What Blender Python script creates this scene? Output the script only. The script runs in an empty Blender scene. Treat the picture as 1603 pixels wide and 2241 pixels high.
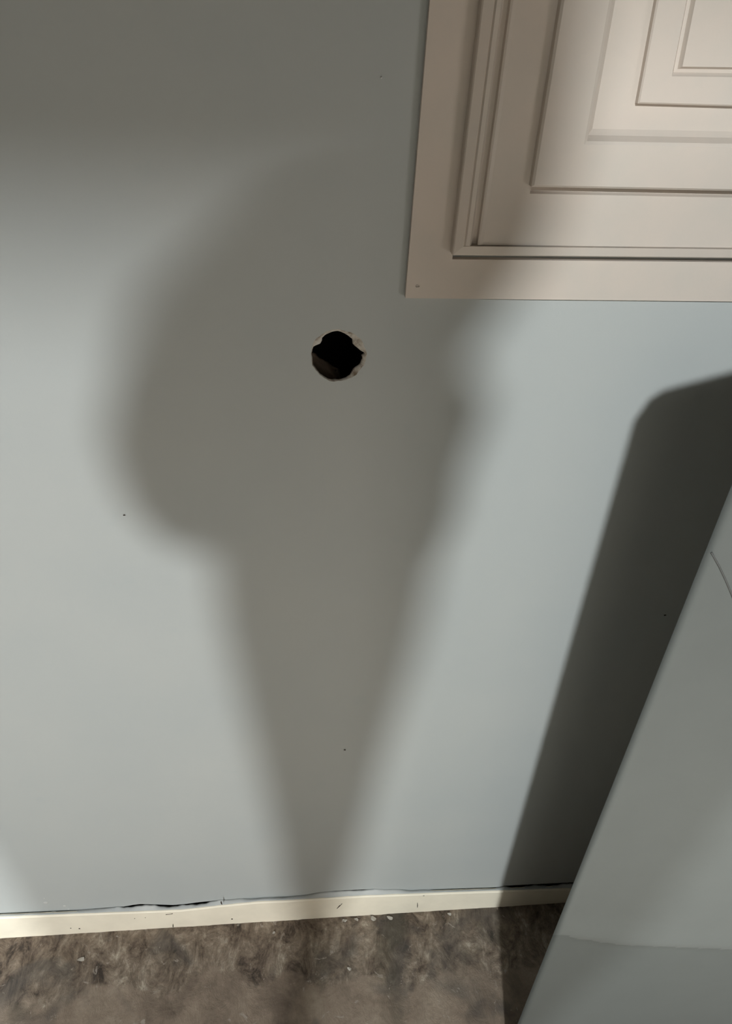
import bpy, bmesh, math, random
from mathutils import Vector, Matrix, noise
random.seed(4)
C = bpy.context.scene.collection
SC = bpy.context.scene

# ------------------------------------------------------------ camera
F = 1600.0                       # focal length in pixels of the 1603 px wide frame
PITCH, ROLL, YAW = 0.6229412, -0.0482214, 0.1033305
CAM = Vector((0.0, -0.6, 1.276))
_cp, _sp, _cy, _sy = math.cos(PITCH), math.sin(PITCH), math.cos(YAW), math.sin(YAW)
FWD = Vector((_sy*_cp, _cy*_cp, -_sp)); _r0 = Vector((_cy, -_sy, 0)); _d0 = FWD.cross(_r0)
RGT = math.cos(ROLL)*_r0 + math.sin(ROLL)*_d0
DWN = -math.sin(ROLL)*_r0 + math.cos(ROLL)*_d0
cam_data = bpy.data.cameras.new('camera'); cam = bpy.data.objects.new('camera', cam_data); C.objects.link(cam)
cam_data.sensor_fit = 'HORIZONTAL'; cam_data.sensor_width = 36.0; cam_data.lens = F/1603*36.0
cam_data.clip_start = 0.01
m = Matrix.Identity(4)
for i in range(3):
    m[i][0], m[i][1], m[i][2], m[i][3] = RGT[i], -DWN[i], -FWD[i], CAM[i]
cam.matrix_world = m
SC.camera = cam

# ------------------------------------------------------------ world, exposure, lamps
w = bpy.data.worlds.new('world'); SC.world = w; w.use_nodes = True
w.node_tree.nodes['Background'].inputs[0].default_value = (0.8, 0.85, 1, 1)
w.node_tree.nodes['Background'].inputs[1].default_value = 0.0
SC.view_settings.view_transform = 'Standard'; SC.view_settings.look = 'None'
SC.view_settings.exposure = 0.0; SC.view_settings.gamma = 1.0
SC.view_settings.use_curve_mapping = False

def lamp(name, kind, loc, power, color, size, size_y=None, aim=None):
    l = bpy.data.lights.new(name, kind); l.energy = power; l.color = color
    if kind == 'AREA':
        l.shape = 'RECTANGLE' if size_y else 'DISK'; l.size = size
        if size_y: l.size_y = size_y
    else: l.shadow_soft_size = size
    o = bpy.data.objects.new(name, l); C.objects.link(o); o.location = loc
    if aim is not None: o.rotation_euler = (Vector(aim)-Vector(loc)).to_track_quat('-Z', 'Y').to_euler()
    return o
LA = (-0.135, -3.0, 2.45)        # ceiling bulb in the hallway beyond the doorway
LD = (-0.94, -3.0, 2.28)         # second bulb of the hallway fitting, further left
lamp('hall_bulb', 'POINT', LA, 360, (0.93, 0.985, 1.0), 0.075)
lamp('hall_bulb', 'POINT', LD, 335, (0.95, 0.985, 1.0), 0.075)
lamp('fill_light', 'AREA', (1.3, -1.45, .6), 6.0, (1.0, 0.93, 0.86), 0.5, 0.5, (0.1, 0, 0.35))  # low fill added at right to lift the shadowed wall, no real fitting

# ------------------------------------------------------------ helpers
def P(px, py, y=0.0):
    """photo pixel -> point on the real plane at the given y"""
    d = FWD + RGT*((px-801.5)/F) + DWN*((py-1120.5)/F)
    return CAM + d*((y-CAM.y)/d.y)
def PF(px, py, z=0.0):
    d = FWD + RGT*((px-801.5)/F) + DWN*((py-1120.5)/F)
    return CAM + d*((z-CAM.z)/d.z)

def link(name, bm, mat, parent=None, smooth=False):
    bmesh.ops.recalc_face_normals(bm, faces=bm.faces[:])
    me = bpy.data.meshes.new(name); bm.to_mesh(me); bm.free()
    if smooth:
        for p in me.polygons: p.use_smooth = True
    o = bpy.data.objects.new(name, me); C.objects.link(o)
    if mat: me.materials.append(mat)
    if parent: o.parent = parent
    return o
def struct(name, bm, mat, parent=None, smooth=False):
    o = link(name, bm, mat, parent, smooth)
    if parent is None: o['kind'] = 'structure'
    return o
def empty(name, loc):
    o = bpy.data.objects.new(name, None); C.objects.link(o); o.location = loc; o.empty_display_size = .05
    return o
def tag(o, label, cat, group=None):
    o['label'] = label; o['category'] = cat
    if group: o['group'] = group
    return o
def adopt(o, par):               # parent while keeping world coordinates baked in the mesh
    o.parent = par; o.matrix_parent_inverse = Matrix.Translation(-par.location)
    return o
def box(bm, x0, x1, y0, y1, z0, z1, bev=0):
    vs = bmesh.ops.create_cube(bm, size=1)['verts']
    for v in vs:
        v.co = Vector(((x0+x1)/2+v.co.x*(x1-x0), (y0+y1)/2+v.co.y*(y1-y0), (z0+z1)/2+v.co.z*(z1-z0)))
    if bev:
        es = list({e for v in vs for e in v.link_edges})
        bmesh.ops.bevel(bm, geom=es, offset=bev, segments=2, affect='EDGES', profile=.6)

# materials ---------------------------------------------------
class NT:
    def __init__(s, name):
        s.m = bpy.data.materials.new(name); s.m.use_nodes = True; s.t = s.m.node_tree
        s.b = s.t.nodes['Principled BSDF']
    def n(s, kind, **kw):
        x = s.t.nodes.new(kind)
        for k, v in kw.items():
            if k in x.inputs: x.inputs[k].default_value = v
            else: setattr(x, k, v)
        return x
    def l(s, a, b): s.t.links.new(a, b)
    def pos(s, scale=(1, 1, 1)):
        g = s.n('ShaderNodeNewGeometry'); mp = s.n('ShaderNodeMapping'); mp.inputs['Scale'].default_value = scale
        s.l(g.outputs['Position'], mp.inputs['Vector']); return mp.outputs['Vector']
    def noise(s, vec, scale, detail=4, rough=.5, dist=0):
        x = s.n('ShaderNodeTexNoise'); x.inputs['Scale'].default_value = scale; x.inputs['Detail'].default_value = detail
        x.inputs['Roughness'].default_value = rough; x.inputs['Distortion'].default_value = dist
        s.l(vec, x.inputs['Vector']); return x.outputs['Fac']
    def ramp(s, fac, stops):
        r = s.n('ShaderNodeValToRGB'); e = r.color_ramp.elements
        while len(e) > 1: e.remove(e[-1])
        e[0].position = stops[0][0]; e[0].color = (*stops[0][1], 1) if len(stops[0][1]) == 3 else stops[0][1]
        for p, c in stops[1:]:
            q = e.new(p); q.color = (*c, 1)
        s.l(fac, r.inputs['Fac']); return r.outputs['Color']
    def mix(s, fac, a, b, mode='MIX'):
        x = s.n('ShaderNodeMix', data_type='RGBA', blend_type=mode)
        for sock, v in ((x.inputs[0], fac), (x.inputs[6], a), (x.inputs[7], b)):
            if hasattr(v, 'links') or hasattr(v, 'is_linked'): s.l(v, sock)
            else: sock.default_value = v if isinstance(v, (int, float)) else (*v, 1)
        return x.outputs[2]
    def bump(s, h, strength, dist, prev=None):
        x = s.n('ShaderNodeBump'); x.inputs['Strength'].default_value = strength; x.inputs['Distance'].default_value = dist
        s.l(h, x.inputs['Height'])
        if prev: s.l(prev, x.inputs['Normal'])
        return x.outputs['Normal']
    def math(s, op, a, b=0.0):
        x = s.n('ShaderNodeMath', operation=op)
        for i, v in enumerate((a, b)):
            if hasattr(v, 'is_linked'): s.l(v, x.inputs[i])
            else: x.inputs[i].default_value = v
        return x.outputs[0]
g3 = lambda a: (a, a, a)
def srgb(r, g, b):
    f = lambda c: ((c/255+.055)/1.055)**2.4 if c > 10 else c/255/12.92
    return (f(r), f(g), f(b))

def mat_wall():
    t = NT('grey_wall_paint'); v = t.pos()
    big = t.noise(v, 5, 3); blot = t.noise(v, 23, 5, .6)
    c = t.mix(t.ramp(big, [(.35, g3(0)), (.65, g3(1))]), srgb(175, 179, 178), srgb(179, 182, 180))
    c = t.mix(t.ramp(blot, [(.62, g3(0)), (.74, g3(.35))]), c, srgb(170, 176, 176))
    t.l(c, t.b.inputs['Base Color'])
    t.b.inputs['Roughness'].default_value = .52; t.b.inputs['Specular IOR Level'].default_value = .35
    n = t.bump(t.noise(t.pos((1, 1, .55)), 26, 2, .5), .22, .0012)
    n = t.bump(t.noise(v, 420, 3, .6), .16, .00035, n)
    n = t.bump(t.ramp(t.noise(v, 60, 4, .7), [(.6, g3(0)), (.72, g3(1))]), .12, .0004, n)
    t.l(n, t.b.inputs['Normal']); return t.m
def mat_paint(name, col, rough=.45, blot=.06, bump=.15, col2=None, spec=.4):
    t = NT(name); v = t.pos()
    c = t.mix(t.ramp(t.noise(v, 18, 5, .6), [(.4, g3(0)), (.7, g3(1))]), col, col2 or tuple(x*(1-blot) for x in col))
    t.l(c, t.b.inputs['Base Color']); t.b.inputs['Roughness'].default_value = rough; t.b.inputs['Specular IOR Level'].default_value = spec
    n = t.bump(t.noise(v, 45, 3, .5), bump, .0008); n = t.bump(t.noise(v, 350, 3, .6), bump, .0003, n)
    t.l(n, t.b.inputs['Normal']); return t.m
def mat_floor():
    t = NT('scraped_concrete'); v = t.pos()
    g = t.n('ShaderNodeNewGeometry'); sx = t.n('ShaderNodeSeparateXYZ'); t.l(g.outputs['Position'], sx.inputs[0])
    wob = t.noise(v, 9, 4, .6)
    yy = t.math('ADD', sx.outputs[1], t.math('MULTIPLY', t.math('SUBTRACT', wob, .5), .16))
    near = t.ramp(t.math('ADD', t.math('MULTIPLY', yy, 10.0), 1.0+.35), [(.30, g3(0)), (.42, g3(1))])   # 1 close to the wall
    streak = t.noise(t.pos((1, .62, 1)), 34, 9, .74, .5)
    rough = t.ramp(streak, [(.37, srgb(60, 50, 42)), (.45, srgb(112, 97, 83)), (.54, srgb(140, 125, 109)), (.60, srgb(162, 148, 131)), (.68, srgb(200, 188, 170))])
    fine = t.noise(v, 150, 6, .75)
    rough = t.mix(t.ramp(fine, [(.3, g3(.45)), (.6, g3(0))]), rough, srgb(55, 47, 40))
    smooth = t.ramp(t.noise(v, 14, 6, .6, .3), [(.32, srgb(104, 90, 78)), (.5, srgb(144, 128, 112)), (.68, srgb(162, 147, 130))])
    smooth = t.mix(t.ramp(fine, [(.35, g3(.25)), (.6, g3(0))]), smooth, srgb(84, 72, 60))
    c = t.mix(near, smooth, rough)
    dark = t.ramp(t.noise(v, 11, 3, .5, .5), [(.56, g3(0)), (.66, g3(.55))])
    c = t.mix(dark, c, srgb(80, 76, 72))
    moss = t.ramp(t.noise(t.pos((1.3, .8, 1)), 8.3, 3, .5), [(.62, g3(0)), (.72, g3(.5))])
    c = t.mix(moss, c, srgb(70, 66, 52))
    pale = t.ramp(t.noise(t.pos((1, 1, 1)), 37, 5, .7, 1.4), [(.62, g3(0)), (.68, g3(.8))])
    c = t.mix(pale, c, srgb(168, 158, 146))
    t.l(c, t.b.inputs['Base Color']); t.b.inputs['Roughness'].default_value = .8
    n = t.bump(streak, .9, .006); n = t.bump(fine, .35, .001, n); t.l(n, t.b.inputs['Normal']); return t.m
def mat_gypsum():
    t = NT('torn_gypsum'); v = t.pos()
    c = t.ramp(t.noise(v, 90, 5, .7), [(.35, srgb(120, 104, 88)), (.5, srgb(188, 182, 172)), (.7, srgb(206, 204, 200))])
    t.l(c, t.b.inputs['Base Color']); t.b.inputs['Roughness'].default_value = .9
    t.l(t.bump(t.noise(v, 300, 5, .7), .7, .001), t.b.inputs['Normal']); return t.m
M_wall = mat_wall(); M_floor = mat_floor(); M_gyp = mat_gypsum()
M_cream = mat_paint('cream_cabinet_paint', srgb(205, 193, 182), .42, .05, .16, srgb(199, 190, 180))
M_trim = mat_paint('ivory_trim_paint', srgb(247, 238, 218), .5, .08, .3)
M_caulk = mat_paint('white_caulk', srgb(192, 193, 190), .6, .06, .35, srgb(178, 181, 180))
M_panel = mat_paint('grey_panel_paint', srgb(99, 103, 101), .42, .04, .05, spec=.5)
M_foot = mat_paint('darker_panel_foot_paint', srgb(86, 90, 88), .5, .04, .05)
M_plain = mat_paint('room_paint', srgb(100, 97, 90), .8, .03, .1)
M_ceil = mat_paint('ceiling_paint', srgb(70, 66, 60), .9, .03, .1)
M_flake = mat_paint('dusty_flake', srgb(176, 170, 160), .7, .15, .4)
M_dark = mat_paint('dark_cavity_wood', srgb(40, 33, 28), .9, .3, .3)
M_crease = mat_paint('scored_line', srgb(92, 92, 90), .7, .1, .1)

# ------------------------------------------------------------ structure
_fa, _fb = P(0, 2053, -.009), P(1237, 1975, -.009)
def floor_z(x): return _fa.z+(_fb.z-_fa.z)*(x-_fa.x)/(_fb.x-_fa.x)   # the slab is slightly out of level
X0, X1, YB, ZC = -1.3, 1.7, -1.6, 2.56

# front wall with the drilled hole; lower edge is the ragged paint line above the trim
# (pixel x, pixel y) along the lower edge of the painted wall board
LOW = [(-400, 2052), (0, 2001), (60, 1999), (120, 1995), (200, 1989), (262, 1984), (271, 1984), (290, 1980.5), (307, 1978.5), (345, 1979.5), (379, 1980.5), (400, 1979), (440, 1974),
       (479, 1970), (567, 1966), (640, 1963), (729, 1950), (760, 1948), (815, 1946), (900, 1948.5), (987, 1948), (1040, 1947.5), (1100, 1940), (1103, 1938.5), (1180, 1934.5), (1250, 1931), (1400, 1925), (1603, 1917)]
HC = P(741, 779)
def rim(a):                       # rim of the broken paint film
    return .0243*(1+.018*math.sin(3*a+1)+.012*math.sin(7*a+2.1)+.01*math.sin(13*a)+.006*math.sin(29*a))
NH = 144
bm = bmesh.new()
outer = [(X1, ZC), (X0, ZC), (X0, 0.06)]
for px, py in LOW:
    p = P(px, py); outer.append((p.x, p.z))
outer.append((X1, 0.062))
fine = []
for i, (x, z) in enumerate(outer):    # subdivide the lower edge a little for a hand-cut look
    fine.append((x, z))
    if 3 <= i < len(outer)-2:
        x2, z2 = outer[i+1]; n = max(1, int((x2-x)/.006))
        for k in range(1, n):
            q = k/n; fine.append((x+(x2-x)*q, z+(z2-z)*q+.0005*noise.noise(Vector((x*7+(x2-x)*q*180, 3, 1)))))
ov = [bm.verts.new((x, 0, z)) for x, z in fine]
hv = [bm.verts.new((HC.x+rim(2*math.pi*k/NH)*math.cos(2*math.pi*k/NH), 0, HC.z+rim(2*math.pi*k/NH)*math.sin(2*math.pi*k/NH))) for k in range(NH)]
es = [bm.edges.new((l[i], l[(i+1) % len(l)])) for l in (ov, hv) for i in range(len(l))]
bmesh.ops.triangle_fill(bm, use_beauty=True, use_dissolve=False, edges=es, normal=(0, -1, 0))
for v in hv: v.co.y = .0004
# thickness along the lower edge and paint film inside the hole
hs = set(hv)
ext = bmesh.ops.extrude_edge_only(bm, edges=[e for e in bm.edges if e.is_boundary and not (e.verts[0] in hs or e.verts[1] in hs)])
for v in [g for g in ext['geom'] if isinstance(g, bmesh.types.BMVert)]: v.co.y += .0125
me_wall = struct('wall_front', bm, M_wall)
W = me_wall

# broken gypsum inside the hole: outline read off the photograph
OPEN = [(800, 360), (850, 378), (960, 430), (1040, 500), (1060, 590), (1180, 690), (1265, 738), (1205, 775), (1220, 830), (1180, 920), (1060, 1010), (1010, 1110), (930, 1160), (820, 1190),
        (680, 1190), (560, 1160), (450, 1090), (370, 970), (330, 830), (350, 700), (380, 630), (500, 582), (525, 530), (527, 480), (620, 410), (710, 378)]
poly = []
for zx, zy in OPEN:
    p = P(640+zx*.12477, 680+zy*.12477, .0022); poly.append(((p.x-HC.x)*1.02, (p.z-HC.z)*1.02))
def open_r(a):
    dx, dz = math.cos(a), math.sin(a); best = .02
    for i in range(len(poly)):
        (x1, z1), (x2, z2) = poly[i], poly[(i+1) % len(poly)]
        den = dx*(z2-z1)-dz*(x2-x1)
        if abs(den) < 1e-12: continue
        t = (x1*(z2-z1)-z1*(x2-x1))/den; u = (x1*dz-z1*dx)/den
        if t > 0 and -1e-6 <= u <= 1+1e-6: best = t
    return best
bm = bmesh.new(); rings = []
for j, (fy, mixf, back) in enumerate(((.0003, 0, 1), (.0009, .45, 1), (.0016, .8, 1), (.0024, 1, 1), (.004, 1, 1.1), (.0128, 1, 1.42))):
    ring = []
    for k in range(NH):
        a = 2*math.pi*k/NH; r0 = rim(a); r1 = min(open_r(a), r0*.975)
        r = (r0+(r1-r0)*mixf)*back + (.0005*noise.noise(Vector((a*6, j*2.1, 0))) if j > 0 else 0)
        ring.append(bm.verts.new((HC.x+r*math.cos(a), fy+(.0006*noise.noise(Vector((math.cos(a)*4, math.sin(a)*4, j))) if 0 < j < 5 else 0), HC.z+r*math.sin(a))))
    rings.append(ring)
for j in range(len(rings)-1):
    for k in range(NH): bm.faces.new((rings[j][k], rings[j][(k+1) % NH], rings[j+1][(k+1) % NH], rings[j+1][k]))
e = link('broken_edge', bm, M_gyp, W, True); e['label'] = 'chipped whitish gypsum rim of the round hole'
# loose scrap of board seen inside, lower left
bm = bmesh.new(); c0 = P(708, 812, .03)
bmesh.ops.create_grid(bm, x_segments=14, y_segments=9, size=1)
for v in bm.verts:
    x, y = v.co.x, v.co.y
    v.co = c0+Vector((x*.016, .006*noise.noise(Vector((x*2, y*2, 5)))+y*.008, -x*.010+y*.008+.003*noise.noise(Vector((x*3, y*3, 1)))))
bmesh.ops.solidify(bm, geom=bm.faces[:], thickness=.004)
link('board_scrap', bm, mat_paint('scrap_brown', srgb(170, 150, 132), .9, .4, .5), W, True)
# wall cavity
bm = bmesh.new(); box(bm, X0, X1, .10, .12, -.02, ZC); box(bm, X0-.02, X0, .0, .12, -.02, ZC); box(bm, X1, X1+.02, .0, .12, -.02, ZC)
struct('wall_cavity_back', bm, M_dark, W)
bm = bmesh.new(); box(bm, .17, .21, .014, .10, 0, ZC)
link('stud', bm, M_dark, W)
bm = bmesh.new(); box(bm, -.26, -.22, .014, .10, 0, ZC)
link('stud', bm, M_dark, W)

# floor: uneven scraped concrete
bm = bmesh.new()
nx, ny = 460, 150; gx0, gx1, gy0, gy1 = -.75, .85, -.42, .02
vs = []
for j in range(ny+1):
    for i in range(nx+1):
        x = gx0+(gx1-gx0)*i/nx; y = gy0+(gy1-gy0)*j/ny
        ed = min(1, (x-gx0)/.05, (gx1-x)/.05, (y-gy0)/.05)
        near = max(0, min(1, (y+.12)/.05))
        h = .0016*noise.noise(Vector((x*14, y*14, 0)))+.0012*near*noise.noise(Vector((x*55, y*38, 2)))+.0009*near*noise.noise(Vector((x*130, y*90, 7)))+.0003*noise.noise(Vector((x*220, y*220, 7)))
        if y > -.012: h = min(h, 0)
        vs.append(bm.verts.new((x, y, floor_z(x)*ed*1.0 + ed*(h-.0008) + (1-ed)*floor_z(x))))
for j in range(ny):
    for i in range(nx):
        k = j*(nx+1)+i; bm.faces.new((vs[k], vs[k+1], vs[k+nx+2], vs[k+nx+1]))
def quad(pts): bm.faces.new([bm.verts.new(p) for p in pts])
fz = lambda x, y: (x, y, floor_z(x))
quad([fz(X0, -4.2), fz(X1, -4.2), fz(X1, gy0), fz(X0, gy0)])
quad([fz(X0, gy0), fz(gx0, gy0), fz(gx0, .12), fz(X0, .12)])
quad([fz(gx1, gy0), fz(X1, gy0), fz(X1, .12), fz(gx1, .12)])
quad([fz(gx0, .02), fz(gx1, .02), fz(gx1, .12), fz(gx0, .12)])
struct('floor', bm, M_floor, smooth=True)

# rest of the room (behind and beside the camera) with a doorway to the hall
def slab(name, *a, mat=M_plain):
    bm = bmesh.new(); box(bm, *a); return struct(name, bm, mat)
slab('wall_left', X0-.1, X0, -4.2, 0, -.03, ZC)
slab('wall_right', X1, X1+.1, -4.2, 0, -.03, ZC)
slab('ceiling', X0-.1, X1+.1, -4.2, .12, ZC, ZC+.1, mat=M_ceil)
DX0, DX1, DH = -.95, .55, 1.97; BKX, BKZ = -.13, 1.765
bm = bmesh.new()
box(bm, X0, DX0, YB-.1, YB, -.03, ZC); box(bm, DX1, X1, YB-.1, YB, -.03, ZC); box(bm, DX0, BKX, YB-.1, YB, BKZ, ZC); box(bm, BKX, DX1, YB-.1, YB, DH, ZC)  # unseen left lintel made lower to cut the left bulb off the upper wall
struct('wall_back', bm, M_plain)
slab('wall_hall', X0-.1, X1+.1, -4.3, -4.2, -.03, ZC)
bm = bmesh.new()
box(bm, DX0-.07, DX0+.01, YB-.11, YB+.015, -.01, BKZ); box(bm, DX1-.01, DX1+.07, YB-.11, YB+.015, -.01, DH); box(bm, BKX, DX1+.07, YB-.11, YB+.015, DH-.01, DH+.06)
struct('door_1', bm, M_trim)

# baseboard strip: profile swept between photographed top and bottom lines
TT = .009
TRIM = [P(a, b, -TT) for a, b in ((-400, 2022), (0, 2009), (271, 1998), (400, 1993), (479, 1984), (567, 1975), (640, 1972), (800, 1962), (987, 1955), (1250, 1946), (1603, 1934))]
def trim_top(x):  # z of upper front edge
    for a, b in zip(TRIM, TRIM[1:]):
        if x <= b.x or b is TRIM[-1]: return a.z+(b.z-a.z)*(x-a.x)/(b.x-a.x)
bm = bmesh.new(); prev = None; n = 260
for i in range(n+1):
    x = X0+(X1-X0)*i/n
    zt = trim_top(x)+.0007*noise.noise(Vector((x*9, 0, 0)))+.0004*noise.noise(Vector((x*60, 0, 0)))
    zb = floor_z(x)-.003
    pr = [bm.verts.new(c) for c in ((x, -TT, zb), (x, -TT-.0003, zt-.0025), (x, -TT+.0012, zt-.0004), (x, -.004, zt), (x, -.0025, zt-.001), (x, -.0025, zb))]
    if prev:
        for k in range(6): bm.faces.new((prev[k], prev[(k+1) % 6], pr[(k+1) % 6], pr[k]))
    prev = pr
BB = struct('baseboard_front', bm, M_trim, smooth=False)

# caulk between trim and wall board, split open in places
def caulk_gap(px):                # opening in pixels below the wall edge
    g = 0
    for a, b, d in ((120, 262, .4), (262, 479, 2.3), (725, 820, .9), (985, 1112, 1.4), (1100, 1290, 3.4)):
        if a < px < b: g = max(g, d*min(1, (px-a)/12, (b-px)/25)*(1+.45*math.sin(px*.09)+.2*math.sin(px*.31)))
    return g
def low_y(px):
    for (a, ya), (b, yb) in zip(LOW, LOW[1:]):
        if a <= px <= b: return ya+(yb-ya)*(px-a)/(b-a)
    return LOW[-1][1]
bm = bmesh.new(); prev = None
for px in range(-100, 1604, 4):
    g = caulk_gap(px); yl = low_y(px)
    top = P(px, yl-(1.5 if g < .05 else -g), -.0008 if g < .05 else -.0004)
    if g < .05: top = P(px, yl-1.6-.6*math.sin(px*.11), .0003)
    x = top.x; zt = trim_top(x)
    lift = .0012*noise.noise(Vector((x*40, 4, 0)))
    pr = [bm.verts.new(c) for c in ((x, -TT+.0022+lift*.6, zt+.0001), (x, -TT+.0038, zt+.0009), (x, -.0026, (zt+top.z)/2+.0006), (x, top.y, top.z), (x, top.y+.0004, top.z-.004), (x, -.0012, zt-.012))]
    if prev:
        for k in range(5): bm.faces.new((prev[k], prev[k+1], pr[k+1], pr[k]))
    prev = pr
k = link('caulk', bm, M_caulk, BB, True); k['label'] = 'white caulk bead, cracked open along the wall'

# nail holes and gouges in the trim: small dark pits set in it
M_pit = mat_paint('rusty_pit', srgb(62, 48, 38), .9, .3, .4)
def pit(pts, rad, parent, y, name='nail_hole', mat=M_pit):
    bm = bmesh.new(); c = sum((P(a, b, y) for a, b in pts), Vector())/len(pts)
    d = (P(*pts[-1], y)-P(*pts[0], y)); L = d.length/2; d = d.normalized() if L > 0 else Vector((1, 0, 0)); nrm = Vector((0, 1, 0)); s = d.cross(nrm)
    top = []; bot = []
    for k in range(14):
        a = 2*math.pi*k/14; r = rad*(1+.25*math.sin(3*a+c.x*90))
        o_ = c+d*(math.cos(a)*(L+r))+s*(math.sin(a)*r)
        top.append(bm.verts.new(o_+nrm*-.0004)); bot.append(bm.verts.new(c+(o_-c)*.7+nrm*.0001))
    for k in range(14): bm.faces.new((top[k], top[(k+1) % 14], bot[(k+1) % 14], bot[k]))
    bm.faces.new(bot)
    for v in bm.verts: pass
    return link(name, bm, mat, parent)
for pts, r in ((((738, 1988), (749, 1977)), .0009), (((928, 1960),), .0013), (((914, 1975), (914, 1986)), .0006), (((365, 2001), (377, 1999)), .0016), (((508, 2011),), .0013),
               (((174, 2032),), .0013), (((155, 2031),), .0008), (((379, 2022), (379, 2029)), .0006), (((484, 1972), (486, 1979)), .001), (((295, 2010),), .0006), (((318, 2008),), .0006)):
    pit(pts, r, BB, -TT-.0003)
# paint spatters on the wall low left
for (px, py, r) in ((100, 1976, .0036), (141, 1983, .0028), (96, 1966, .0012), (150, 1990, .0018), (835, 170, .0007)):
    bm = bmesh.new(); c = P(px, py, 0); bmesh.ops.create_uvsphere(bm, u_segments=16, v_segments=8, radius=1)
    for v in bm.verts: v.co = Vector((c.x+v.co.x*r*(1+.15*math.sin(v.co.z*7)), v.co.y*.0005, c.z+v.co.z*r*1.1))
    link('paint_spatter', bm, M_caulk, W, True)

for (px, py, r_) in ((272, 1127, .0007), (755, 1641, .0008), (1456, 1346, .001)):
    pit(((px-1, py), (px+1, py)), r_, W, -.0004)

# ------------------------------------------------------------ cream stepped cabinet on the wall
def left_x(p0, p1, y):            # x at the two heights -> linear function of z
    a, b = P(*p0, y), P(*p1, y)
    return lambda z: b.x+(a.x-b.x)*(z-b.z)/(a.z-b.z)
CAB = empty('wall_cabinet', (P(887.6, 652).x, 0, P(887.6, 652).z))
tag(CAB, 'cream painted wall cabinet with stepped door moulding above the round hole', 'cabinet')
RIGHT, TOPZ = .62, 1.78
def rect(bl, tl, br, y, r_in):    # corner pixels bottom-left, upper-left, bottom-right -> 4 corners on plane y; r_in = inset from far sides
    fx = left_x(tl, bl, y); A = P(*bl, y); B = P(*br, y)
    zb = lambda x: A.z+(B.z-A.z)*(x-A.x)/(B.x-A.x)
    xr, zt = RIGHT-r_in, TOPZ-r_in
    return [Vector((A.x, y, A.z)), Vector((xr, y, zb(xr))), Vector((xr, y, zt)), Vector((fx(zt), y, zt))]
def loft(name, rects, mat, parent, cap=True, bev=.0):
    bm = bmesh.new(); rs = [[bm.verts.new(p) for p in r] for r in rects]
    for a, b in zip(rs, rs[1:]):
        for k in range(4): bm.faces.new((a[k], a[(k+1) % 4], b[(k+1) % 4], b[k]))
    if cap: bm.faces.new(rs[-1])
    if bev:
        es = [e for e in bm.edges if not e.is_boundary and len(e.link_faces) == 2 and e.calc_face_angle(0) > .35]
        bmesh.ops.bevel(bm, geom=es, offset=bev, segments=2, affect='EDGES', profile=.5)
    o = link(name, bm, mat); adopt(o, parent); return o
def shift(r, d, y=None):          # inset rectangle by d
    s = [(1, 1), (-1, 1), (-1, -1), (1, -1)]
    return [Vector((p.x+d*a, p.y if y is None else y, p.z+d*b)) for p, (a, b) in zip(r, s)]
def shift2(r, y, dl=0, db=0):     # separate insets for the left and the lower side
    return [Vector((p.x+(dl if k in (0, 3) else 0), y, p.z+(db if k < 2 else 0))) for k, p in enumerate(r)]
yc, yd, y1, yr, y2, y3 = -.006, -.017, -.026, -.0130, -.0195, -.0195
# casing: flat frame around the opening
r_o = rect((887.6, 652.5), (941.6, 0), (1603, 660), yc, 0)
r_d = rect((991, 559.5), (1056.7, 0), (1603, 566), yd, .058)
r_g = rect((990.5, 567.5), (1056, 0), (1603, 574), yc, .056)
loft('casing', [shift(r_o, 0, .0), r_o, shift2(r_g, yc), shift2(r_g, .004)], M_cream, CAB, cap=False, bev=.0006)
# door slab with bevelled lower edge and a quirk around the raised moulding
q_f = rect((1164, 411), (1230.5, 0), (1603, 420), yd-.0006, .13)
r_f = shift(r_d, .0082, yd-.0006)
DOOR = loft('door', [shift(r_d, .0, .002), shift(r_d, 0, yd+.0012), shift(r_d, .0009, yd+.0002), shift(r_d, .0075, yd-.0012), r_f] + [shift2(r_f, yd-.0006+e, dl, .0001*(k+1)) for k, (dl, e) in enumerate(((.0012, -.0016), (.0042, -.0018), (.0058, 0), (.0063, .0042), (.0102, .0042), (.0107, 0), (.0122, -.0008), (.0150, 0)))] + [
    shift2(q_f, yd-.0006, -.0006, -.0042), shift2(q_f, yd+.0035, -.0002, -.0030), shift2(q_f, yd+.0035, .002, .003)], M_cream, CAB, bev=.0003)
yf = yd-.0006
# raised moulding frame 1 (outer step), cove down to a sunken field
q_o = rect((1164.7, 410), (1231, 0), (1603, 419), y1, .13)
s_f = rect((1396.5, 228), (1438.5, 0), (1603, 234), yr, .235)
q_i = rect((1286, 309), (1341, 0), (1603, 315), y1, .19)
o = loft('raised_moulding', [shift(q_o, 0, yf+.004), shift(q_o, 0, y1+.0016), shift(q_o, .0016, y1), shift(q_i, -.0022, y1-.0006), shift(q_i, 0, y1+.0006), shift(q_i, .0028, y1+.0085), shift(q_i, .0065, y1+.0125), shift(q_i, .0115, y1+.0140), shift(q_i, .019, yr), shift2(s_f, yr, -.0012, -.0030), shift2(s_f, yr+.0025, -.0006, -.0020), shift2(s_f, yr+.0025, .002, .002)], M_cream, DOOR, bev=.0004); o.matrix_parent_inverse = Matrix.Identity(4)
s_o = rect((1397.5, 227), (1439.5, 0), (1603, 233), y2, .235)
g_o = rect((1474, 164), (1506, 0), (1603, 166), y2, .275)
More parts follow.
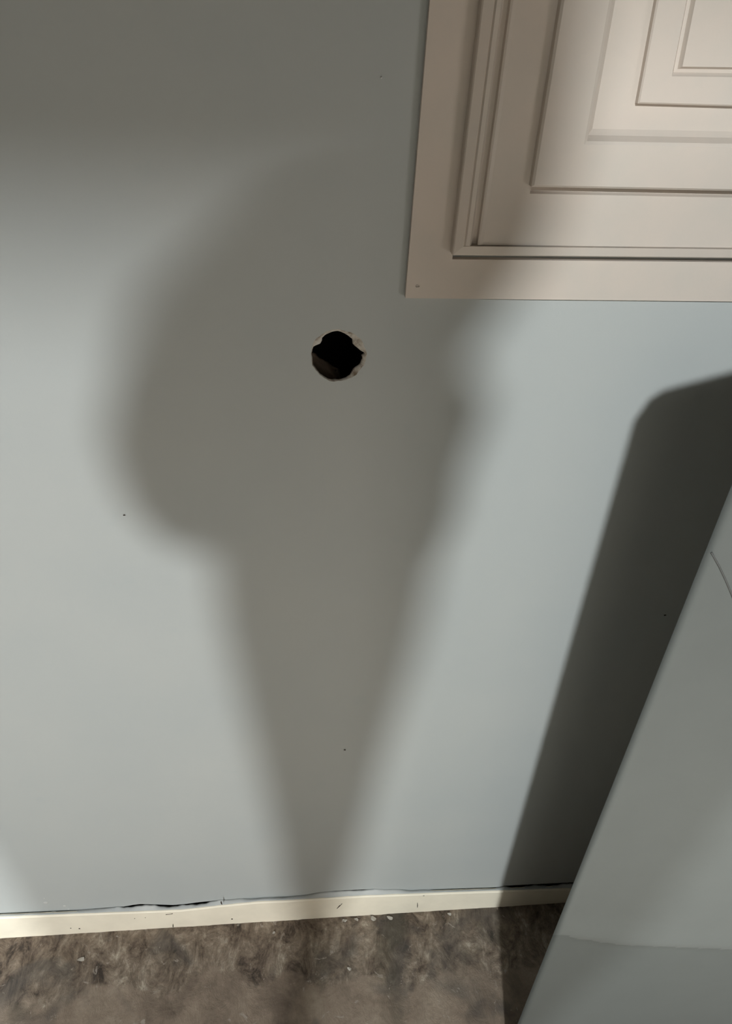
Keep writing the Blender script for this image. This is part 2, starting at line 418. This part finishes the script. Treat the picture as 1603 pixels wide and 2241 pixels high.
o = loft('inner_moulding', [shift(s_o, 0, yr+.003), shift(s_o, 0, y2+.001), shift(s_o, .001, y2), shift(g_o, -.0008, y2-.0002), shift(g_o, .0014, y2+.0038), shift(g_o, .0036, y2+.0034), shift(g_o, .0052, y2-.0002), shift(g_o, .007, y2-.0002)], M_cream, DOOR, bev=.0003); o.matrix_parent_inverse = Matrix.Identity(4)
def dot(px, py, y, r, par, name='nail_hole'):
    o = pit(((px-2, py), (px+2, py)), r, par, y, name); return o
for a in ((914, 626, yc, .0008, CAB), (1262, 270, y1, .0007, CAB)):
    o = dot(*a); o.matrix_parent_inverse = Matrix.Translation(-CAB.location)

# ------------------------------------------------------------ grey panel standing in front of the wall, right
EDGE_B = PF(1100, 2300, .006); PX, PY = .2845, -.2135
PH = 1.052; PW = .62; PT = .010
PAN = empty('grey_panel', (PX+PW/2, PY, floor_z(PX+PW/2)))
tag(PAN, 'flat light grey painted panel standing upright in front of the wall at right', 'panel')
def ppx(px, py):                  # pixel on the panel's face
    return P(px, py, PY)
bm = bmesh.new(); nx, nz = 60, 150
lipz = lambda x: .0
def band_z(x, which):             # heights of the bowed lip running across the lower part
    pts = ((1235, 2000), (1320, 2010), (1450, 2024), (1603, 2040)) if which else ((1213, 2043), (1290, 2056), (1360, 2066), (1603, 2077))
    q = [ppx(*p) for p in pts]
    for a, b in zip(q, q[1:]):
        if x <= b.x or b is q[-1]: return a.z+(b.z-a.z)*(x-a.x)/(b.x-a.x)
vs = []
zs = sorted([i/nz*PH for i in range(nz+1)] + [ .02+.25*i/160 for i in range(160)])
nz = len(zs)-1
for j, z in enumerate(zs):
    for i in range(nx+1):
        x = PX+PW*i/nx
        zt, zb = band_z(x, 1)-floor_z(x), band_z(x, 0)-floor_z(x)
        fall = max(0, 1-(x-PX)/.30)
        d = 0
        h = .0032*(.35+.65*fall)*max(0, min(1, (x-PX-.002)/.03))
        if z < zb-.001: d = 0
        elif z < zb+.003: d = h*(z-zb+.001)/.004
        elif z < zt: d = h*(1-(z-zb-.003)/max(.004, zt-zb-.003))**.9
        topb = max(0, z-(PH-.03))/.03
        dx_ = x-PX; hh = PH-.022+min(.30*dx_, .09)+(.022-(.022-min(.022, dx_))**2/.022)*.9
        zz = z if z < .8 else .8+(z-.8)*(hh-.8)/(PH-.8)
        tuck = .0*max(0, zb-z)       # the foot below the lip is set back
        vs.append(bm.verts.new((x, PY-d+tuck-.0002*noise.noise(Vector((x*8, z*8, 0))), floor_z(x)+zz)))
for j in range(nz):
    for i in range(nx):
        k = j*(nx+1)+i; bm.faces.new((vs[k], vs[k+1], vs[k+nx+2], vs[k+nx+1]))
ext = bmesh.ops.extrude_edge_only(bm, edges=[e for e in bm.edges if e.is_boundary])
for v in [g for g in ext['geom'] if isinstance(g, bmesh.types.BMVert)]:
    v.co.y = PY+PT
    if v.co.x < PX+.01: v.co.x += PT*.9
be = [e for e in bm.edges if e.is_boundary]
bmesh.ops.triangle_fill(bm, edges=be, use_beauty=True)
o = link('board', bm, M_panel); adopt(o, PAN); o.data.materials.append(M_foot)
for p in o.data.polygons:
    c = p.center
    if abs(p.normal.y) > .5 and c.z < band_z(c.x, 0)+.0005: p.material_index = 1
for p in o.data.polygons: p.use_smooth = abs(p.normal.y) > .5
# scored seam near the top left
bm = bmesh.new(); pts = [ppx(1557, 1208), ppx(1575, 1240), ppx(1590, 1272), ppx(1603, 1303), ppx(1640, 1395), ppx(1700, 1560)]
prev = None
for i, p in enumerate(pts):
    d = (pts[min(i+1, 5)]-pts[max(i-1, 0)]).normalized(); s = d.cross(Vector((0, 1, 0)))
    pr = [bm.verts.new(p+s*a+Vector((0, b, 0))) for a, b in ((-.0007, -.0004), (-.0003, -.0010), (.0003, -.0010), (.0007, -.0004))]
    if prev:
        for k in range(3): bm.faces.new((prev[k], prev[k+1], pr[k+1], pr[k]))
    prev = pr
o = link('seam', bm, M_crease); adopt(o, PAN); o['label'] = 'dark slanting seam'

# ------------------------------------------------------------ paint flakes on the floor
FL = [(978, 1998, .0042, 'narrow whitish paint flake on the floor right of the vertical nick in the trim'), (851, 2006, .0055, 'long whitish paint flake on the floor, right of the brightest flake'),
      (815, 2008, .006, 'brightest broad white paint flake on the floor against the trim'), (755, 2007, .0035, 'small white paint flake on the floor under the slanted gouge in the trim'),
      (752, 2023, .0035, 'pale paint flake just in front of the small flake under the slanted gouge'), (778, 2004, .004, 'pale paint flake left of the brightest flake, touching the trim'),
      (182, 2112, .006, 'pale lilac paint flake alone on the concrete at the far left'), (600, 2055, .003, 'tiny pale paint flake on the concrete near the middle of the trim'),
      (765, 2134, .004, 'elongated pale paint flake farthest from the trim, on the dark patch')]
for i, (px, py, r, lab) in enumerate(FL):
    p = PF(px, py, 0); p.z = floor_z(p.x)
    bm = bmesh.new(); ring = []
    for k in range(9):
        a = 2*math.pi*k/9; rr = r*(.7+.45*random.random()); ring.append(bm.verts.new((rr*math.cos(a), .6*rr*math.sin(a), .0008+.0012*math.sin(a*2+i))))
    bm.faces.new(ring)
    bmesh.ops.solidify(bm, geom=bm.faces[:], thickness=.0005)
    o = link('paint_flake', bm, M_flake); o.location = (p.x, min(p.y, -.016), p.z+.0008); o.rotation_euler.z = random.uniform(-.8, .8)
    tag(o, lab, 'paint flake', 'paint flakes on the floor')
# unseen pale sheet added behind the camera to bounce light up the wall
bm = bmesh.new(); bmesh.ops.create_grid(bm, x_segments=70, y_segments=44, size=1)
for v in bm.verts:
    x, y = .1+v.co.x*1.15, -.98+v.co.y*.52
    n_ = noise.noise(Vector((x*3, y*5, 9)))+.5*noise.noise(Vector((x*9, y*11, 3)))
    v.co = Vector((x, y, floor_z(x)+.003+.006*max(0, n_)))
o = link('bounce_sheet', bm, mat_paint('pale_bounce_sheet', srgb(222, 214, 200), .9, .06, .4), None, True)
tag(o, 'unseen pale sheet added on the floor behind the camera to bounce light', 'drop cloth')
#PERSON
# ------------------------------------------------------------ the person taking the picture, leaning in from the right
def skin_mesh(name, verts, edges, mat, parent, sub=2, root=0, warp=None):
    me = bpy.data.meshes.new(name); me.from_pydata([v[0] for v in verts], edges, [])
    o = bpy.data.objects.new(name, me); C.objects.link(o)
    md = o.modifiers.new('skin', 'SKIN'); md.use_smooth_shade = True
    for i, v in enumerate(verts):
        r = v[1]; me.skin_vertices[0].data[i].radius = r if isinstance(r, tuple) else (r, r)
        me.skin_vertices[0].data[i].use_root = (i == root)
    sb = o.modifiers.new('sub', 'SUBSURF'); sb.levels = sub; sb.render_levels = sub
    dg = bpy.context.evaluated_depsgraph_get(); ev = o.evaluated_get(dg)
    nm = bpy.data.meshes.new_from_object(ev); bpy.data.objects.remove(o)
    o = bpy.data.objects.new(name, nm); C.objects.link(o)
    for p in nm.polygons: p.use_smooth = True
    nm.materials.clear(); nm.materials.append(mat)
    if warp:
        for v in nm.vertices: warp(v)
    if parent: adopt(o, parent)
    return o
M_skin = mat_paint('skin', srgb(196, 152, 128), .55, .08, .1)
M_shirt = mat_paint('dark_shirt', srgb(62, 68, 82), .9, .1, .3)
M_jean = mat_paint('blue_trousers', srgb(48, 58, 84), .9, .1, .3)
M_hair = mat_paint('brown_hair', srgb(58, 42, 32), .8, .2, .5)
M_black = mat_paint('black_phone_case', srgb(24, 24, 26), .35, .05, .02)
PH_C = CAM-FWD*.016+DWN*.055
V = Vector
wristR = PH_C+DWN*.125+RGT*.035+FWD*.024
wristL = PH_C+DWN*.11-RGT*.145-FWD*.01
BX = -.165
def bp(x, y, z): return V((BX+x, y, z))
B = [ (bp(-.008,-1.0,.95), .116), (bp(-.005,-1.0,1.08), .152), (bp(0,-.98,1.22), .166), (bp(0,-.96,1.37), .12),           # 0-3 pelvis, waist, chest
      (bp(.05,-.93,1.48), .052), (bp(.10,-.90,1.525), .058), (bp(.135,-.885,1.575), .082), (bp(.142,-.88,1.65), .076),      # 4-7 neck, head
      (bp(-.125,-.95,1.45), .056), (V((-.30,-.82,1.215)), .042), (V((-.21,-.72,1.22)), .036), (wristL, .025),       # 8-11 left arm
      (bp(.118,-.94,1.475), .056), (V((-.025,-.83,1.24)), .042), (V((.015,-.75,1.19)), .034), (wristR, .025),          # 12-15 right arm
      (bp(-.055,-1.0,.84), .078), (bp(-.065,-.98,.48), .058), (bp(-.08,-1.02,.09), .038), (bp(-.09,-.89,.048), .036),
      (bp(.035,-1.0,.84), .078), (bp(.045,-.98,.48), .058), (bp(.08,-1.02,.09), .038), (bp(.09,-.89,.048), .036) ]
BE = [(0,1),(1,2),(2,3),(3,4),(4,5),(5,6),(6,7),(3,8),(8,9),(9,10),(10,11),(3,12),(12,13),(13,14),(14,15),(0,16),(16,17),(17,18),(18,19),(0,20),(20,21),(21,22),(22,23)]
MAN = empty('person', (BX, -1.0, floor_z(BX)))
tag(MAN, 'person in dark shirt and blue trousers standing before the wall holding a phone', 'person')
def broaden(v):                   # torso and shoulders broader than deep
    c = v.co
    if .6 < c.z < 1.50 and c.y < -.86:
        k = min(1, (c.z-.6)/.2, (1.50-c.z)/.07); c.x = BX+(c.x-BX)*(1+.36*k)
body = skin_mesh('body', B, BE, M_skin, MAN, warp=broaden)
body.data.materials.append(M_shirt); body.data.materials.append(M_jean)
for p in body.data.polygons:
    c = p.center
    if c.z < .93: p.material_index = 2 if c.z > .1 else 1
    elif c.z < 1.46 and (c-wristL).length > .05 and (c-wristR).length > .05: p.material_index = 1
# palm and five fingers of each hand
def hand(name, wrist, palm, across, curl, mat, parent, mirror=1):
    vs = [(wrist, .020), (wrist+palm*.035, (.030, .016)), (wrist+palm*.07, (.036, .014))]; ed = [(0, 1), (1, 2)]
    o = skin_mesh('palm', vs, ed, mat, parent, 2)
    for i, (off, L) in enumerate(((-.030, .062), (-.010, .072), (.010, .068), (.029, .054))):
        b = wrist+palm*.062+across*off; q = [b]
        d = palm.copy()
        for k, seg in enumerate((.42, .33, .25)):
            d = (d+curl*(.45+.35*k)).normalized(); q.append(q[-1]+d*L*seg)
        skin_mesh('finger', [(p, .0088-.0008*k) for k, p in enumerate(q)], [(0, 1), (1, 2), (2, 3)], mat, parent, 1)
    b = wrist+palm*.03-across*.028*mirror; d1 = (palm*.7-across*.75*mirror).normalized(); d2 = (palm-across*.2*mirror+curl*.4).normalized()
    skin_mesh('thumb', [(b, .011), (b+d1*.03, .0105), (b+d1*.03+d2*.028, .009), (b+d1*.03+d2*.05, .0075)], [(0, 1), (1, 2), (2, 3)], mat, parent, 1)
hand('left', wristL, (RGT*.8-DWN*.45+FWD*.12).normalized(), (DWN*.8+RGT*.5).normalized(), FWD*.1, M_skin, MAN, 1)
hand('right', wristR, (-DWN*.95+FWD*.02-RGT*.25).normalized(), RGT, -RGT*.25-FWD*.05, M_skin, MAN, -1)
# hair cap, nose, ears, eyes
bm = bmesh.new(); bmesh.ops.create_uvsphere(bm, u_segments=28, v_segments=18, radius=1)
HD = V((BX+.142, -.88, 1.625)); hc = HD+V((-.01, -.035, -.045))
for v in bm.verts: v.co = hc+V((v.co.x*.133, v.co.y*.115, v.co.z*.175))*(1+.06*noise.noise(v.co*6))
bmesh.ops.delete(bm, geom=[v for v in bm.verts if v.co.y > HD.y+.045 and v.co.z < HD.z+.07 and abs(v.co.x-HD.x) < .075], context='VERTS')
adopt(link('hair', bm, M_hair, None, True), MAN)
def blob(name, c, r, mat):
    bm = bmesh.new(); bmesh.ops.create_uvsphere(bm, u_segments=14, v_segments=10, radius=1)
    for v in bm.verts: v.co = V(c)+V((v.co.x*r[0], v.co.y*r[1], v.co.z*r[2]))
    adopt(link(name, bm, mat, None, True), MAN)
blob('nose', HD+V((0, .082, -.022)), (.012, .018, .018), M_skin)
for sgn in (-1, 1):
    blob('eye', HD+V((sgn*.03, .066, 0)), (.012, .01, .008), M_black)
    blob('ear', HD+V((sgn*.08, -.005, -.015)), (.009, .018, .03), M_skin)
blob('mouth', HD+V((0, .068, -.062)), (.02, .008, .006), mat_paint('lips', srgb(160, 96, 88), .5))
# phone
bm = bmesh.new(); box(bm, -.0375, .0375, -.078, .078, -.0042, .0042, .003)
mt = Matrix((( RGT.x, -DWN.x, -FWD.x), (RGT.y, -DWN.y, -FWD.y), (RGT.z, -DWN.z, -FWD.z)))
for v in bm.verts: v.co = mt@v.co
o = link('phone', bm, M_black); o.location = PH_C
tag(o, 'black phone held up in front of the wall', 'phone')
